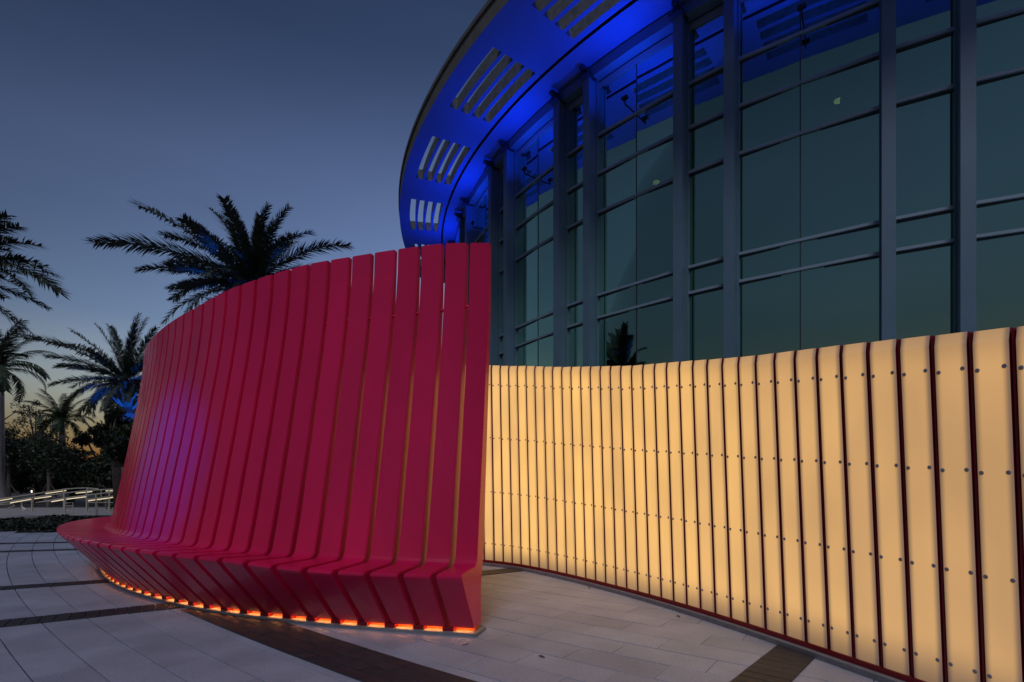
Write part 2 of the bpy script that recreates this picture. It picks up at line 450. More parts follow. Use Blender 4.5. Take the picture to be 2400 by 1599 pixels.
# plinth under the planks
pl = MB(); S = [.0 + .2 * i for i in range(52)]; prev = None
for s in S:
    b, th = bbase(s); th = max(th, R(16.5)); n = Vector((math.sin(th), math.cos(th))); t = Vector((math.cos(th), -math.sin(th)))
    e = t * .03 if s == 0 else Vector((0, 0))
    f_, k_ = b - n * .022 + e, b + n * .19 + e
    cur = [Vector((f_.x, f_.y, .001)), Vector((k_.x, k_.y, .001)), Vector((k_.x, k_.y, .026)), Vector((f_.x, f_.y, .026))]
    if prev: pl.hexa([prev[0] - BO, cur[0] - BO, cur[1] - BO, prev[1] - BO, prev[3] - BO, cur[3] - BO, cur[2] - BO, prev[2] - BO])
    prev = cur
pl.build('plinth', M_curb, bench)
sp = MB(); prev = None                                   # dark spine behind the strips so that light stays at the toe
for s in [.012 + .2 * i for i in range(52)]:
    b, th = bbase(s); th = max(th, R(16.5)); n = Vector((math.sin(th), math.cos(th)))
    f_, k_ = b + n * .062, b + n * .15
    cur = [Vector((f_.x, f_.y, .0265)), Vector((k_.x, k_.y, .0265)), Vector((k_.x, k_.y, .0556)), Vector((f_.x, f_.y, .0556))]
    if prev: sp.hexa([prev[0] - BO, cur[0] - BO, cur[1] - BO, prev[1] - BO, prev[3] - BO, cur[3] - BO, cur[2] - BO, prev[2] - BO])
    prev = cur
sp.build('base_rail', M_baserail, bench)

# ================================================================ GLOWING WALL
WP = [(-0.247, 7.384), (-0.12, 7.292), (0.002, 7.183), (0.121, 7.059), (0.234, 6.926), (0.344, 6.787), (0.45, 6.642), (0.551, 6.495), (0.649, 6.347), (0.744, 6.198), (0.836, 6.05), (0.925, 5.903), (1.011, 5.755), (1.094, 5.609), (1.175, 5.463), (1.254, 5.316), (1.331, 5.169), (1.405, 5.021), (1.477, 4.872), (1.548, 4.721), (1.616, 4.569), (1.683, 4.414), (1.748, 4.257), (1.811, 4.099), (1.873, 3.938), (1.934, 3.776), (1.993, 3.613), (2.051, 3.45), (2.107, 3.287), (2.164, 3.125)]
WP = [Vector(p) for p in WP]
# carry the curve on past both ends of what the photo shows
d = (WP[0] - WP[1]); ext = []
p = WP[0].copy(); ang = math.atan2(d.y, d.x)
for k in range(9):
    ang += R(2.0); p = p + Vector((math.cos(ang), math.sin(ang))) * .172; ext.insert(0, p.copy())
d = WP[-1] - WP[-2]; ang = math.atan2(d.y, d.x); p = WP[-1].copy(); tail = []
for k in range(9):
    ang += R(-.2); p = p + Vector((math.cos(ang), math.sin(ang))) * .1725; tail.append(p.copy())
WALL = ext + WP + tail; I0 = len(ext)
def wtop(i): return interp(i, [-9, 0, 4, 8, 12, 15, 18, 20, 22, 24, 26, 28, 30, 33, 38], [2.95, 2.768, 2.66, 2.52, 2.40, 2.31, 2.24, 2.19, 2.135, 2.083, 2.037, 1.99, 1.94, 1.862, 1.76])
def wlean(i): return interp(i, [0, 12, 22, 29], [.026, .035, .046, .061])
def wnorm(j):
    a = WALL[max(j - 1, 0)]; b = WALL[min(j + 1, len(WALL) - 1)]; t = (b - a).normalized()
    n = Vector((t.y, -t.x));  return (n if n.dot(-WALL[j]) > 0 else -n), t
wall = empty('glowing_wall', (WP[15].x, WP[15].y, 0), label='curved wall of amber backlit frosted panels between dark red ribs', cat='wall')
WO = wall.location
def wpt(j, along, out, z, i):
    n, t = wnorm(j); q = WALL[j] + t * along + n * (out + wlean(i) * z)
    return Vector((q.x, q.y, z)) - WO
Z0 = .075
for j in range(len(WALL) - 1):
    i = j - I0; zt0, zt1 = wtop(i), wtop(i + 1)
    # panel between rib j and rib j+1, edges rounded back
    g2 = .0135; th_ = .05
    rows = []
    nz_ = 7
    prof = [(g2, -th_), (g2, -.005), (g2 + .0015, -.0015), (g2 + .005, 0.0)]
    zt = min(zt0, zt1) + .0
    cols = []
    for (al, ou) in prof: cols.append((j, al, ou))
    for (al, ou) in reversed(prof): cols.append((j + 1, -al, ou))
    Wd = (WALL[j + 1] - WALL[j]).length
    V = []; UV = []; TD = []
    zs = [Z0, .12, .3, .7, 1.2, 99, 99, 99]
    for r_ in range(nz_ + 1):
        for (jj, al, ou) in cols:
            ztop = lerp(lerp(zt0, zt1, .5), zt0 if jj == j else zt1, .65)
            fz = [Z0, .14, .30, .32 * ztop, .6 * ztop, ztop - .25, ztop - .06, ztop][r_]
            o_ = ou - (.012 if r_ == nz_ else 0) + (-.0 if r_ else 0)
            V.append(wpt(jj, al, o_, fz - (0 if r_ < nz_ else .0), i + .5))
            u = (al if jj == j else Wd + al) - Wd / 2
            UV.append((u, fz - Z0)); TD.append(ztop - fz)
    nc = len(cols); F = []
    for r_ in range(nz_):
        for c_ in range(nc - 1):
            F.append((r_ * nc + c_, r_ * nc + c_ + 1, (r_ + 1) * nc + c_ + 1, (r_ + 1) * nc + c_))
    F.append(tuple(nz_ * nc + c_ for c_ in range(nc)))       # top
    F.append(tuple(c_ for c_ in range(nc))[::-1])
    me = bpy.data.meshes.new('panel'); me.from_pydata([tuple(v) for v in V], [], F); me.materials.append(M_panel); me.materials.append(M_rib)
    for r_ in range(nz_):
        for c_ in (0, nc - 2): me.polygons[r_ * (nc - 1) + c_].material_index = 1
    uvl = me.uv_layers.new(name='UVMap')
    for lo in me.loops: uvl.data[lo.index].uv = UV[lo.vertex_index]
    at_ = me.attributes.new('topdist', 'FLOAT', 'POINT'); at_.data.foreach_set('value', TD)
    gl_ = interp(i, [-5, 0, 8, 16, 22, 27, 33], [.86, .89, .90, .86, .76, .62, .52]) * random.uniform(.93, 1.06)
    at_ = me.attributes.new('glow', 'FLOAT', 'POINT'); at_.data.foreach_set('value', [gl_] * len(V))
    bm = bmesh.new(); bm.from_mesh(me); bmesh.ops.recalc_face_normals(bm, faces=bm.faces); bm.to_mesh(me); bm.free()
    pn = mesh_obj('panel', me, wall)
    # bracket bolts showing through the panel, two per row and rib
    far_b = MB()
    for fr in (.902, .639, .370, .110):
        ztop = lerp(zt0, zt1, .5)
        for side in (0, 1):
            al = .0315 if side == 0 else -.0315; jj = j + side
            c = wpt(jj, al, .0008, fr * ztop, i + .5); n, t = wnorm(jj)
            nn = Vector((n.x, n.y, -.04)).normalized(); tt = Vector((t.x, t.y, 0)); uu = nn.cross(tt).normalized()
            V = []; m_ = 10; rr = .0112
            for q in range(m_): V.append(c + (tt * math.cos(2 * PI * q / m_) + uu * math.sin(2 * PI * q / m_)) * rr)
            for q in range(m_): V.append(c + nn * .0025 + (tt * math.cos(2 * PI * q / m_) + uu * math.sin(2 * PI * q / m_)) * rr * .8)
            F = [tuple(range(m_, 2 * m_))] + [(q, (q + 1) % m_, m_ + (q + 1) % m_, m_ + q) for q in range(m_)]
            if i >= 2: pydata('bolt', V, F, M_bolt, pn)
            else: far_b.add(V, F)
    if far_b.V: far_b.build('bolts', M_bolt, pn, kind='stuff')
for j in range(len(WALL)):
    i = j - I0; zt = wtop(i)
    rb = MB(); hw = .0055
    P8 = [wpt(j, -hw, -.16, .03, i), wpt(j, hw, -.16, .03, i), wpt(j, hw, -.010, .03, i), wpt(j, -hw, -.010, .03, i),
          wpt(j, -hw, -.16, zt - .012, i), wpt(j, hw, -.16, zt - .012, i), wpt(j, hw, -.010, zt - .012, i), wpt(j, -hw, -.010, zt - .012, i)]
    rb.hexa(P8); rb.build('rib', M_rib, wall)
# back sheet, bottom rail, kerb
def sweep(name, prof, m, par, j0=0, j1=None, org=WO, **k):
    b = MB(); prev = None
    for j in range(j0, j1 or len(WALL)):
        i = j - I0; n, t = wnorm(j)
        cur = []
        for (o, z) in prof:
            zz = z if z < 50 else wtop(i) - .02
            q = WALL[j] + n * (o + wlean(i) * zz); cur.append(Vector((q.x, q.y, zz)) - org)
        if prev: b.hexa([prev[0], cur[0], cur[1], prev[1], prev[3], cur[3], cur[2], prev[2]])
        prev = cur
    return b.build(name, m, par, **k)
sweep('back_sheet', [(-.052, .06), (-.06, .06), (-.06, 99), (-.052, 99)], M_rib, wall)
sweep('bottom_rail', [(.006, .038), (-.06, .038), (-.06, .071), (.006, .071)], M_rib, wall)
sweep('kerb', [(.05, .001), (-.2, .001), (-.2, .0365), (.05, .0365)], M_curb, wall)
# an end cap for the wall's far left end and the near end
# ================================================================ BUILDING
BC = Vector((20.70, 32.72)); BR = 23.75
OC = Vector((20.95, 31.60)); ORR = 27.02
bld = empty('arena_building', (BC.x, BC.y, 0), label='round glass fronted hall with blue lit curved roof overhang', cat='building')
LO = bld.location
def bp(phi, r, z, off=0):
    """point on the drum: phi degrees, radius BR + r"""
    a = R(phi); v = Vector((math.cos(a), math.sin(a))); t = Vector((-v.y, v.x))
    q = BC + v * (BR + r) + t * off
    return Vector((q.x, q.y, z)) - LO
def outer_r(phi):
    a = R(phi); v = Vector((math.cos(a), math.sin(a))); w = BC - OC
    b = w.dot(v); c = w.length_squared - ORR ** 2
    return -b + math.sqrt(b * b - c) - BR
FIN = [-117.38 + 10.70 + 3.25 + 10.70]      # start a few bays to the right of the frame
fins = []
base_ = -117.5
for k in range(-2, 6):
    sh_ = .55 if k <= 0 else 0                # the bays nearest the camera are a little wider
    fins += [base_ + sh_ - 10.72 * k, base_ + sh_ - 10.72 * k - 3.25]
fins.sort(reverse=True)                       # right to left
SOF = 14.40
def bbox(b, phi, half_t, r0_, r1_, z0, z1, off=0):
    P = [bp(phi, r0_, z0, off - half_t), bp(phi, r0_, z0, off + half_t), bp(phi, r1_, z0, off + half_t), bp(phi, r1_, z0, off - half_t),
         bp(phi, r0_, z1, off - half_t), bp(phi, r0_, z1, off + half_t), bp(phi, r1_, z1, off + half_t), bp(phi, r1_, z1, off - half_t)]
    b.hexa(P)
for phi in fins:
    pc = phi - .36
    b = MB(); bbox(b, pc, .13, .36, .46, 0.0, SOF - .42); bbox(b, pc, .105, .10, .358, 0.0, SOF - .42); bbox(b, pc, .15, -.02, .098, 0, SOF - .4)
    col = b.build('column', M_column, bld)
    b = MB(); bbox(b, pc, .19, .15, .62, SOF - .42, SOF - .36); bbox(b, pc, .12, .2, .56, SOF - .358, SOF - .22); bbox(b, pc, .07, .25, .7, SOF - .218, SOF - .10)
    b.build('bracket', M_darkframe, col)
def arc(b, p0, p1, r0_, r1_, z0, z1, n=None):
    n = n or max(1, int(abs(p1 - p0) / 1.2)); prev = None
    for k in range(n + 1):
        p = lerp(p0, p1, k / n); cur = [bp(p, r0_, z0), bp(p, r1_, z0), bp(p, r1_, z1), bp(p, r0_, z1)]
        if prev: b.hexa([prev[0], cur[0], cur[1], prev[1], prev[3], cur[3], cur[2], prev[2]])
        prev = cur
PH0, PH1 = -84, -186
b = MB(); arc(b, PH0, PH1, .02, .34, 14.02, SOF - .06, 90); b.build('ring_beam', M_column, bld)
b = MB(); arc(b, PH0, PH1, -.12, .0, 13.80, 14.0, 90); b.build('head_rail', M_mullion, bld)
b = MB(); arc(b, PH0, PH1, -.3, .55, .0, .30, 90); b.build('base_wall', M_curb, bld)
LV = [12.28, 11.05, 9.80, 7.16, 6.44, 3.8, 3.08, .42]
levels = [13.78] + LV
for k in range(len(fins) - 1):
    pr, plf = fins[k] - .72, fins[k + 1]        # right limit / left limit of the bay
    wide = (pr - plf) > 5
    cuts = [pr - .0, plf + 3.42, plf] if wide else [pr, plf]
    for q in range(len(cuts) - 1):
        c0, c1 = cuts[q], cuts[q + 1]
        if q: c0 -= .03
        if q < len(cuts) - 2: c1 += .03
        for l in range(len(levels) - 1):
            z1, z0 = levels[l], levels[l + 1]
            dz = random.uniform(-.004, .004); dr = random.uniform(-.004, .004)
            V = [bp(c0, dr, z0), bp(c1, -dr, z0), bp(c1, -dr + dz, z1), bp(c0, dr + dz, z1)]
            ins = [bp(c0, dr - .02, z0), bp(c1, -dr - .02, z0), bp(c1, -dr + dz - .02, z1), bp(c0, dr + dz - .02, z1)]
            pydata('window_pane', V, [(0, 1, 2, 3)], M_glass, bld)
    if wide:
        b = MB(); bbox(b, plf + 3.42, .014, -.08, .012, .42, 13.78); b.build('glass_joint', M_darkframe, bld)
    for z in LV:
        b = MB()
        P = []
        for zz in (z - .034, z + .034):
            for (p_, r_) in ((pr, .10), (plf, .10), (plf, -.05), (pr, -.05)): P.append(bp(p_, r_, zz))
        b.hexa(P); b.build('mullion', M_mullion, bld)
        b = MB(); P = []
        for zz in (z - .075, z - .036):
            for (p_, r_) in ((pr, .035), (plf, .035), (plf, -.05), (pr, -.05)): P.append(bp(p_, r_, zz))
        b.hexa(P); b.build('mullion_seal', M_darkframe, bld)

# roof slab with slots and a recessed groove
NA = 0
slot_c = []
for k in range(-3, 5): slot_c.append(-135.1 - 10.33 * k)
angs = set()
a = PH0
while a >= PH1: angs.add(round(a, 3)); a -= 1.0
for c in slot_c:
    for e in (-3.25, 3.25): angs.add(round(c + e, 3))
angs = sorted(angs, reverse=True)
def in_slot(p): return any(abs(p - c) < 3.25 for c in slot_c)
fr_s = [.0, .315, .345]
s0_, sw, sp_ = .400, .085, .036
for k in range(4): fr_s += [s0_ + k * (sw + sp_), s0_ + k * (sw + sp_) + sw]
fr_s += [1.0]
slot_cells = [3, 5, 7, 9]   # indices of radial intervals that are slots
fr_s = sorted(fr_s)
ZT = 14.97; ZS = 14.82
def rf(phi, f, z):
    o = outer_r(phi); r_ = lerp(0.0, o, f) if f >= 0 else f
    return bp(phi, r_, z)
bot = MB(); wd_ = {}; topb = MB(); grv = MB()
nf = len(fr_s) - 1
hole = lambda ai, fi: (0 <= ai < len(angs) - 1 and 0 <= fi < nf and fi in slot_cells and in_slot((angs[ai] + angs[ai + 1]) / 2))
for ai in range(len(angs) - 1):
    p0, p1 = angs[ai], angs[ai + 1]
    for fi in range(nf):
        f0, f1 = fr_s[fi], fr_s[fi + 1]
        if fi == 1:      # groove
            grv.add([rf(p0, f0, SOF + .16), rf(p1, f0, SOF + .16), rf(p1, f1, SOF + .16), rf(p0, f1, SOF + .16)], [(0, 1, 2, 3)])
            for f in (f0, f1): grv.add([rf(p0, f, SOF), rf(p1, f, SOF), rf(p1, f, SOF + .16), rf(p0, f, SOF + .16)], [(0, 1, 2, 3)])
            topb.add([rf(p0, f0, ZS), rf(p1, f0, ZS), rf(p1, f1, ZS), rf(p0, f1, ZS)], [(3, 2, 1, 0)])
            continue
        if hole(ai, fi):
            pm_ = (p0 + p1) / 2; walls = wd_.setdefault((min(range(len(slot_c)), key=lambda q: abs(slot_c[q] - pm_)), fi), MB())
            for (f,) in ((f0,), (f1,)): walls.add([rf(p0, f, SOF), rf(p1, f, SOF), rf(p1, f, ZS), rf(p0, f, ZS)], [(0, 1, 2, 3)])
            if not hole(ai - 1, fi): walls.add([rf(p0, f0, SOF), rf(p0, f1, SOF), rf(p0, f1, ZS), rf(p0, f0, ZS)], [(0, 1, 2, 3)])
            if not hole(ai + 1, fi): walls.add([rf(p1, f0, SOF), rf(p1, f1, SOF), rf(p1, f1, ZS), rf(p1, f0, ZS)], [(0, 1, 2, 3)])
            continue
        bot.add([rf(p0, f0, SOF), rf(p1, f0, SOF), rf(p1, f1, SOF), rf(p0, f1, SOF)], [(0, 1, 2, 3)])
        topb.add([rf(p0, f0, ZS), rf(p1, f0, ZS), rf(p1, f1, ZS), rf(p0, f1, ZS)], [(3, 2, 1, 0)])
bot.build('soffit', M_soffit, bld); [w_.build('slot_lining', M_slotwall, bld) for w_ in wd_.values()]; grv.build('soffit_groove', M_darkframe, bld)
fas = MB()
for ai in range(len(angs) - 1):
    p0, p1 = angs[ai], angs[ai + 1]
    fas.add([rf(p0, 1, SOF), rf(p1, 1, SOF), rf(p1, 1, ZT), rf(p0, 1, ZT)], [(0, 1, 2, 3)])
    a0, a1 = outer_r(p0), outer_r(p1)
    fas.add([bp(p0, a0 + .05, ZT - .08), bp(p1, a1 + .05, ZT - .08), bp(p1, a1 + .05, ZT + .06), bp(p0, a0 + .05, ZT + .06)], [(0, 1, 2, 3)])
    fas.add([bp(p0, a0, ZT - .08), bp(p1, a1, ZT - .08), bp(p1, a1 + .05, ZT - .08), bp(p0, a0 + .05, ZT - .08)], [(0, 1, 2, 3)])
fas.build('fascia', M_fascia, bld)
# roof over the hall, inner wall, floors
topb.add([bp(a, -.01, ZT - .005) for a in [PH0 - (PH0 - PH1) * k / 60 for k in range(61)]] + [Vector((0, 0, ZT - .005))], [(k, k + 1, 61) for k in range(60)])
topb.build('roof', M_fascia, bld)
inn = MB(); arc(inn, PH0, PH1, -7.2, -7.0, 0, 13.8, 60); inn.build('interior_wall', M_inner, bld)
inn = MB(); arc(inn, PH0, PH1, -7.0, -.15, 13.85, 13.95, 60); inn.build('interior_ceiling', M_darkframe, bld)
inn = MB(); arc(inn, PH0, PH1, -7.0, -.35, .02, .12, 60); inn.build('interior_floor', M_inner, bld)
for phi in (-122, -131.5, -143, -154, -112):
    inn = MB(); c = bp(phi, -2.6, 0); inn.tube([c, c + Vector((0, 0, 13.8))], .35, 16); inn.build('interior_column', M_inner, bld)
# blue uplights standing on the top mullions of the narrow bays, washing the soffit
for k in range(len(fins) - 1):
    pr, plf = fins[k] - .72, fins[k + 1]
    for ph in ((lerp(pr, plf, .5),) if pr - plf > 5 else ()):
        if ph > -96 or ph < -180: continue
        b = MB(); bbox(b, ph, .09, .55, .65, 12.42, 12.50); bbox(b, ph, .015, .101, .60, 12.27, 12.30); bbox(b, ph, .015, .57, .60, 12.30, 12.42)
        fx = b.build('cove_light', M_lampdark, bld)
        b = MB(); bbox(b, ph, .075, .56, .64, 12.502, 12.508); b.build('lens', M_blueface, fx)
        ld = bpy.data.lights.new('cove_lamp', 'AREA'); ld.shape = 'RECTANGLE'; ld.size = .15; ld.size_y = .08
        ld.energy = 58; ld.color = (.0, .055, 1.0)
        lo = bpy.data.objects.new('cove_lamp', ld); C.objects.link(lo); lo.parent = fx
        lo.location = bp(ph, .61, 12.53)
        a = R(ph); dr = Vector((math.cos(a) * .6, math.sin(a) * .6, 1.0))
        lo.rotation_euler = dr.to_track_quat('-Z', 'Y').to_euler()

# pendants inside the hall
for (px, py, D, lab) in ((1965, 237, 15.0, 'round yellow green pendant lamp behind the tall right glass bay'), (1538, 428, 18.0, 'dim round pendant lamp behind the centre glass bay')):
    c = at(px, py, D)
    t = empty('pendant_lamp', c, label=lab, cat='lamp', group='pendant lamps inside the hall')
    b = MB(); pr_ = [(.0, -.05), (.07, -.045), (.115, -.01), (.115, .02), (.05, .05), (.0, .055)]
    for i_ in range(len(pr_) - 1):
        for q in range(16):
            a0, a1 = 2 * PI * q / 16, 2 * PI * (q + 1) / 16; (r0_, z0), (r1_, z1) = pr_[i_], pr_[i_ + 1]
            b.add([(r0_ * math.cos(a0), r0_ * math.sin(a0), z0), (r0_ * math.cos(a1), r0_ * math.sin(a1), z0), (r1_ * math.cos(a1), r1_ * math.sin(a1), z1), (r1_ * math.cos(a0), r1_ * math.sin(a0), z1)], [(0, 1, 2, 3)])
    b.build('lamp_shade', M_pend, t)
    b = MB(); b.tube([(0, 0, .05), (0, 0, 13.84 - c.z)], .008, 6); b.build('cord', M_lampdark, t)

# ================================================================ PALMS
def frond_mesh(name, L, bend, nl, ll, mat_, width=.05, vee=.5, droop=.0, seed=0):
    rnd = random.Random(seed); b = MB(); P = []; n = 12
    pos = Vector((0, 0, 0)); ang = 0
    for i in range(n + 1):
        P.append(pos.copy()); t = i / n
        ang = -bend * (t ** 1.5)
        pos = pos + Vector((math.cos(ang), 0, math.sin(ang))) * (L / n)
    b.tube(P, [.028 * L / 4 * (1 - .88 * i / n) + .003 for i in range(n + 1)], 4, caps=False)
    for k in range(nl):
        t = .10 + .90 * k / (nl - 1); f = t * n; i = min(int(f), n - 1); p = P[i].lerp(P[i + 1], f - i)
        d = (P[i + 1] - P[i]).normalized(); up = Vector((-d.z, 0, d.x))
        ln = ll * min(1, .35 + 2.2 * t) * (1 - .42 * max(0, t - .6) / .4) * rnd.uniform(.8, 1.1)
        for sgn in (-1, 1):
            if rnd.random() < .04: continue
            el = vee * rnd.uniform(-.4, 1.8) - droop * rnd.uniform(.4, 1.2)
            fw = rnd.uniform(.65, 1.0) + .35 * t
            ld = (d * fw + Vector((0, sgn, 0)) + up * el).normalized()
            side = ld.cross(up).normalized() * (width / 2)
            m_ = p + ld * ln * .45; e = p + ld * ln + Vector((0, 0, -droop * ln * .35 - .02))
            b.add([p - side * .5, p + side * .5, m_ + side + Vector((0, 0, -.01)), m_ - side, e], [(0, 1, 2, 3), (3, 2, 4)])
    me = bpy.data.meshes.new(name); me.from_pydata([tuple(v) for v in b.V], [], b.F); me.materials.append(mat_)
    return me
DATE = [frond_mesh('frond', 4.3, bd, 135, .64, M_leafpalm, .05, .50, .22, seed=i) for i, bd in enumerate((.35, .6, .9, 1.2))]
DBEND = (.35, .6, .9, 1.2)
ROYAL = [frond_mesh('frond', 3.0, bd, 70, .62, M_leafroyal, .045, .1, .55, seed=20 + i) for i, bd in enumerate((.8, 1.3, 1.8, 2.3))]

def add_frond(par, me, dirv, L=1., roll=0, lift=0.):
    """dirv: initial direction of the rachis"""
    d = Vector(dirv).normalized(); y = Vector((0, 0, 1)).cross(d)
    y = y.normalized() if y.length > .05 else Vector((0, 1, 0)); z = d.cross(y)
    M = Matrix((d, y, z)).transposed().to_4x4() @ Matrix.Rotation(roll, 4, 'X') @ Matrix.Scale(L, 4)
    o = mesh_obj('frond', me, par); o.matrix_local = Matrix.Translation((0, 0, lift)) @ M
    return o
def palm_trunk(par, h, r, m_, rings=True, flare=1.3):
    b = MB(); n = 22; P = []; rr = []
    for i in range(n + 1):
        t = i / n; P.append((0, 0, -.05 + (h + .05) * t))
        q = r * (flare + (1 - flare) * min(1, t * 4)) if t < .25 else r * (1 - .12 * t)
        if rings: q *= 1 + (.10 if i % 2 else -.03)
        rr.append(q)
    b.tube(P, rr, 14); return b.build('trunk', m_, par, smooth=not rings)

def date_palm(c, label, targets, nrand, seed, h_scale=1., blue=None):
    """c crown centre (world), targets: list of (tip point world, bend index)"""
    rnd = random.Random(seed)
    t = empty('date_palm', (c.x, c.y, 0), label=label, cat='palm tree', group='date palms behind the bench')
    palm_trunk(t, c.z - .15, .30 * h_scale, M_trunk)
    crown_boot = MB()
    for k in range(46):                      # leaf stubs of the boot below the crown
        a = k * 2.4; z = c.z - 1.1 + k * .024; d = Vector((math.cos(a), math.sin(a), .9)).normalized()
        p = Vector((math.cos(a) * .24, math.sin(a) * .24, z)) * 1; crown_boot.tube([p, p + d * .42], [.07, .02], 4)
    crown_boot.build('leaf_boot', M_trunk, t)
    for tip, bi in targets:
        v = (Vector(tip) - c) * .95; ln = v.length
        bend = DBEND[bi]; me = DATE[bi]
        ch = v.normalized(); hor = Vector((ch.x, ch.y, 0)); hl = hor.length; el = math.atan2(ch.z, hl) + bend * .42
        dd = Vector((hor.x / max(hl, 1e-4) * math.cos(el), hor.y / max(hl, 1e-4) * math.cos(el), math.sin(el)))
        add_frond(t, me, dd, ln / 4.3 / (1 - .05 * bend), rnd.uniform(-.3, .3), c.z)
    for k in range(nrand):
        a = k * 2.39996 + rnd.uniform(-.25, .25); f = k / nrand
        el = R(lerp(36, -32, f ** .8)) + rnd.uniform(-.12, .12); bi = min(3, int(lerp(0, 3.4, f) + rnd.uniform(0, .9)))
        dd = Vector((math.cos(a) * math.cos(el), math.sin(a) * math.cos(el), math.sin(el)))
        add_frond(t, DATE[bi], dd, h_scale * rnd.uniform(.46, .62), rnd.uniform(-.4, .4), c.z - .1 * f)
    return t
D1 = 15.0
c1 = at(592, 668, D1)
T1 = [(at(308, 478, 15.2), 0), (at(212, 580, 14.4), 1), (at(478, 486, 15.4), 1), (at(535, 474, 15.2), 0), (at(578, 474, 15.0), 0), (at(636, 482, 15), 0),
      (at(690, 492, 15.2), 1), (at(738, 545, 14.6), 3), (at(832, 592, 15.2), 2), (at(392, 712, 15.4), 2), (at(405, 640, 16.5), 1), (at(700, 560, 13.6), 2), (at(440, 520, 16.2), 0),
      (at(610, 500, 13.8), 0), (at(560, 520, 13.5), 0), (at(655, 530, 13.7), 1), (at(380, 560, 15.6), 1), (at(800, 640, 15.6), 2)]
date_palm(c1, 'largest date palm rising above the middle of the bench', T1, 42, 3)
D2 = 21.0
c2 = at(296, 892, D2)
T2 = [(at(50, 798, D2), 1), (at(105, 842, D2 - .6), 1), (at(165, 775, D2), 0), (at(222, 758, D2), 0), (at(280, 730, D2), 0), (at(345, 742, D2), 0), (at(375, 768, D2), 0),
      (at(255, 762, D2 + .6), 0), (at(315, 755, D2 - .5), 0), (at(220, 945, D2), 3), (at(225, 968, D2 - .6), 2), (at(395, 812, D2), 1), (at(130, 812, D2 + 1.2), 1)]
date_palm(c2, 'blue lit date palm at the left edge of the bench', T2, 30, 5)
c3 = at(-165, 640, 13.0)
T3 = [(at(110, 590, 13.2), 2), (at(125, 640, 13.6), 2), (at(95, 720, 12.8), 3), (at(20, 560, 12.6), 1), (at(82, 556, 13.0), 2), (at(134, 662, 12.8), 2), (at(112, 706, 12.4), 3), (at(40, 600, 13.6), 2), (at(60, 640, 14), 2), (at(-20, 480, 13), 0), (at(60, 690, 13.6), 2)]
date_palm(c3, 'date palm whose fronds reach in from the left edge of the photo', T3, 22, 9)

def royal_palm(c, label, seed, s=1., rt=.30, flare=1.6):
    rnd = random.Random(seed)
    t = empty('royal_palm', (c.x, c.y, 0), label=label, cat='palm tree', group='royal palms beyond the railings')
    palm_trunk(t, c.z - 1.2 * s, rt, M_royal, False, flare)
    b = MB(); b.tube([(0, 0, c.z - 1.22 * s), (0, 0, c.z - .5 * s), (0, 0, c.z + .1 * s)], [rt * .85, rt * .75, rt * .35], 12); b.build('crownshaft', M_leafroyal, t)
    for k in range(20):
        a = k * 2.39996 + rnd.uniform(-.2, .2); f = k / 20; el = R(lerp(80, 5, f)); bi = min(3, int(f * 3.9))
        dd = Vector((math.cos(a) * math.cos(el), math.sin(a) * math.cos(el), math.sin(el)))
        add_frond(t, ROYAL[bi], dd, s * rnd.uniform(.8, 1.02), rnd.uniform(-.3, .3), c.z)
    return t
royal_palm(at(-8, 868, 25), 'grey trunked royal palm cut by the left edge of the photo', 2, .88, .31, 1.75)
royal_palm(at(146, 985, 42), 'small royal palm between the dark trees, left of the blue palm', 7, .98, .24, 1.3)

# blue uplights at the date palms
def uplight(pos, target, label, energy, spot=34):
    t = empty('palm_uplight', pos, label=label, cat='floodlight', group='blue floodlights at the palms')
    d = (Vector(target) - Vector(pos)).normalized(); M = d.to_track_quat('Z', 'Y').to_matrix()
    b = MB(); b.tube([Vector((0, 0, .10)) - d * .02, Vector((0, 0, .10)) + d * .098], [.075, .085], 12); b.build('housing', M_lampdark, t)
    b = MB(); b.tube([Vector((0, 0, .10)) + d * .10, Vector((0, 0, .10)) + d * .11], [.05, .05], 12); b.build('lens', M_blueface, t)
    b = MB(); b.box((0, 0, .03), (.16, .16, .06)); b.build('foot', M_lampdark, t)
    ld = bpy.data.lights.new('palm_uplight_lamp', 'SPOT'); ld.energy = energy; ld.color = (.0, .12, 1); ld.spot_size = R(spot); ld.spot_blend = .6; ld.shadow_soft_size = .06
    lo = bpy.data.objects.new('palm_uplight_lamp', ld); C.objects.link(lo); lo.parent = t; lo.location = Vector((0, 0, .10)) + d * .19
    lo.rotation_euler = d.to_track_quat('-Z', 'Y').to_euler()
# added blue floodlight, unseen with its pole, tints the lower left bench back
fp = Vector((-6.7, 2.6, 0)); t = empty('added_floodlight', fp, label='added blue floodlight on a slim pole left of the bench', cat='floodlight')
b = MB(); b.tube([(0, 0, 0), (0, 0, 3.6)], .045, 10); b.build('pole', M_lampdark, t)
d_ = (Vector((-3.7, 5.75, 1.25)) - fp - Vector((0, 0, 3.6))).normalized()
b = MB(); q_ = Vector((0, 0, 3.62)); b.tube([q_, q_ + d_ * .22], [.07, .10], 12); b.build('lamp_head', M_lampdark, t)
ld = bpy.data.lights.new('added_floodlight_lamp', 'SPOT'); ld.energy = 1100; ld.color = (.0, .07, 1); ld.spot_size = R(28); ld.spot_blend = 1.0; ld.shadow_soft_size = .08
lo = bpy.data.objects.new('added_floodlight_lamp', ld); C.objects.link(lo); lo.parent = t; lo.location = q_ + d_ * .25; lo.rotation_euler = d_.to_track_quat('-Z', 'Y').to_euler()
uplight((c1.x + .9, c1.y - 1.3, 0), (c1.x, c1.y, c1.z), 'blue floodlight at the foot of the largest date palm', 2400)
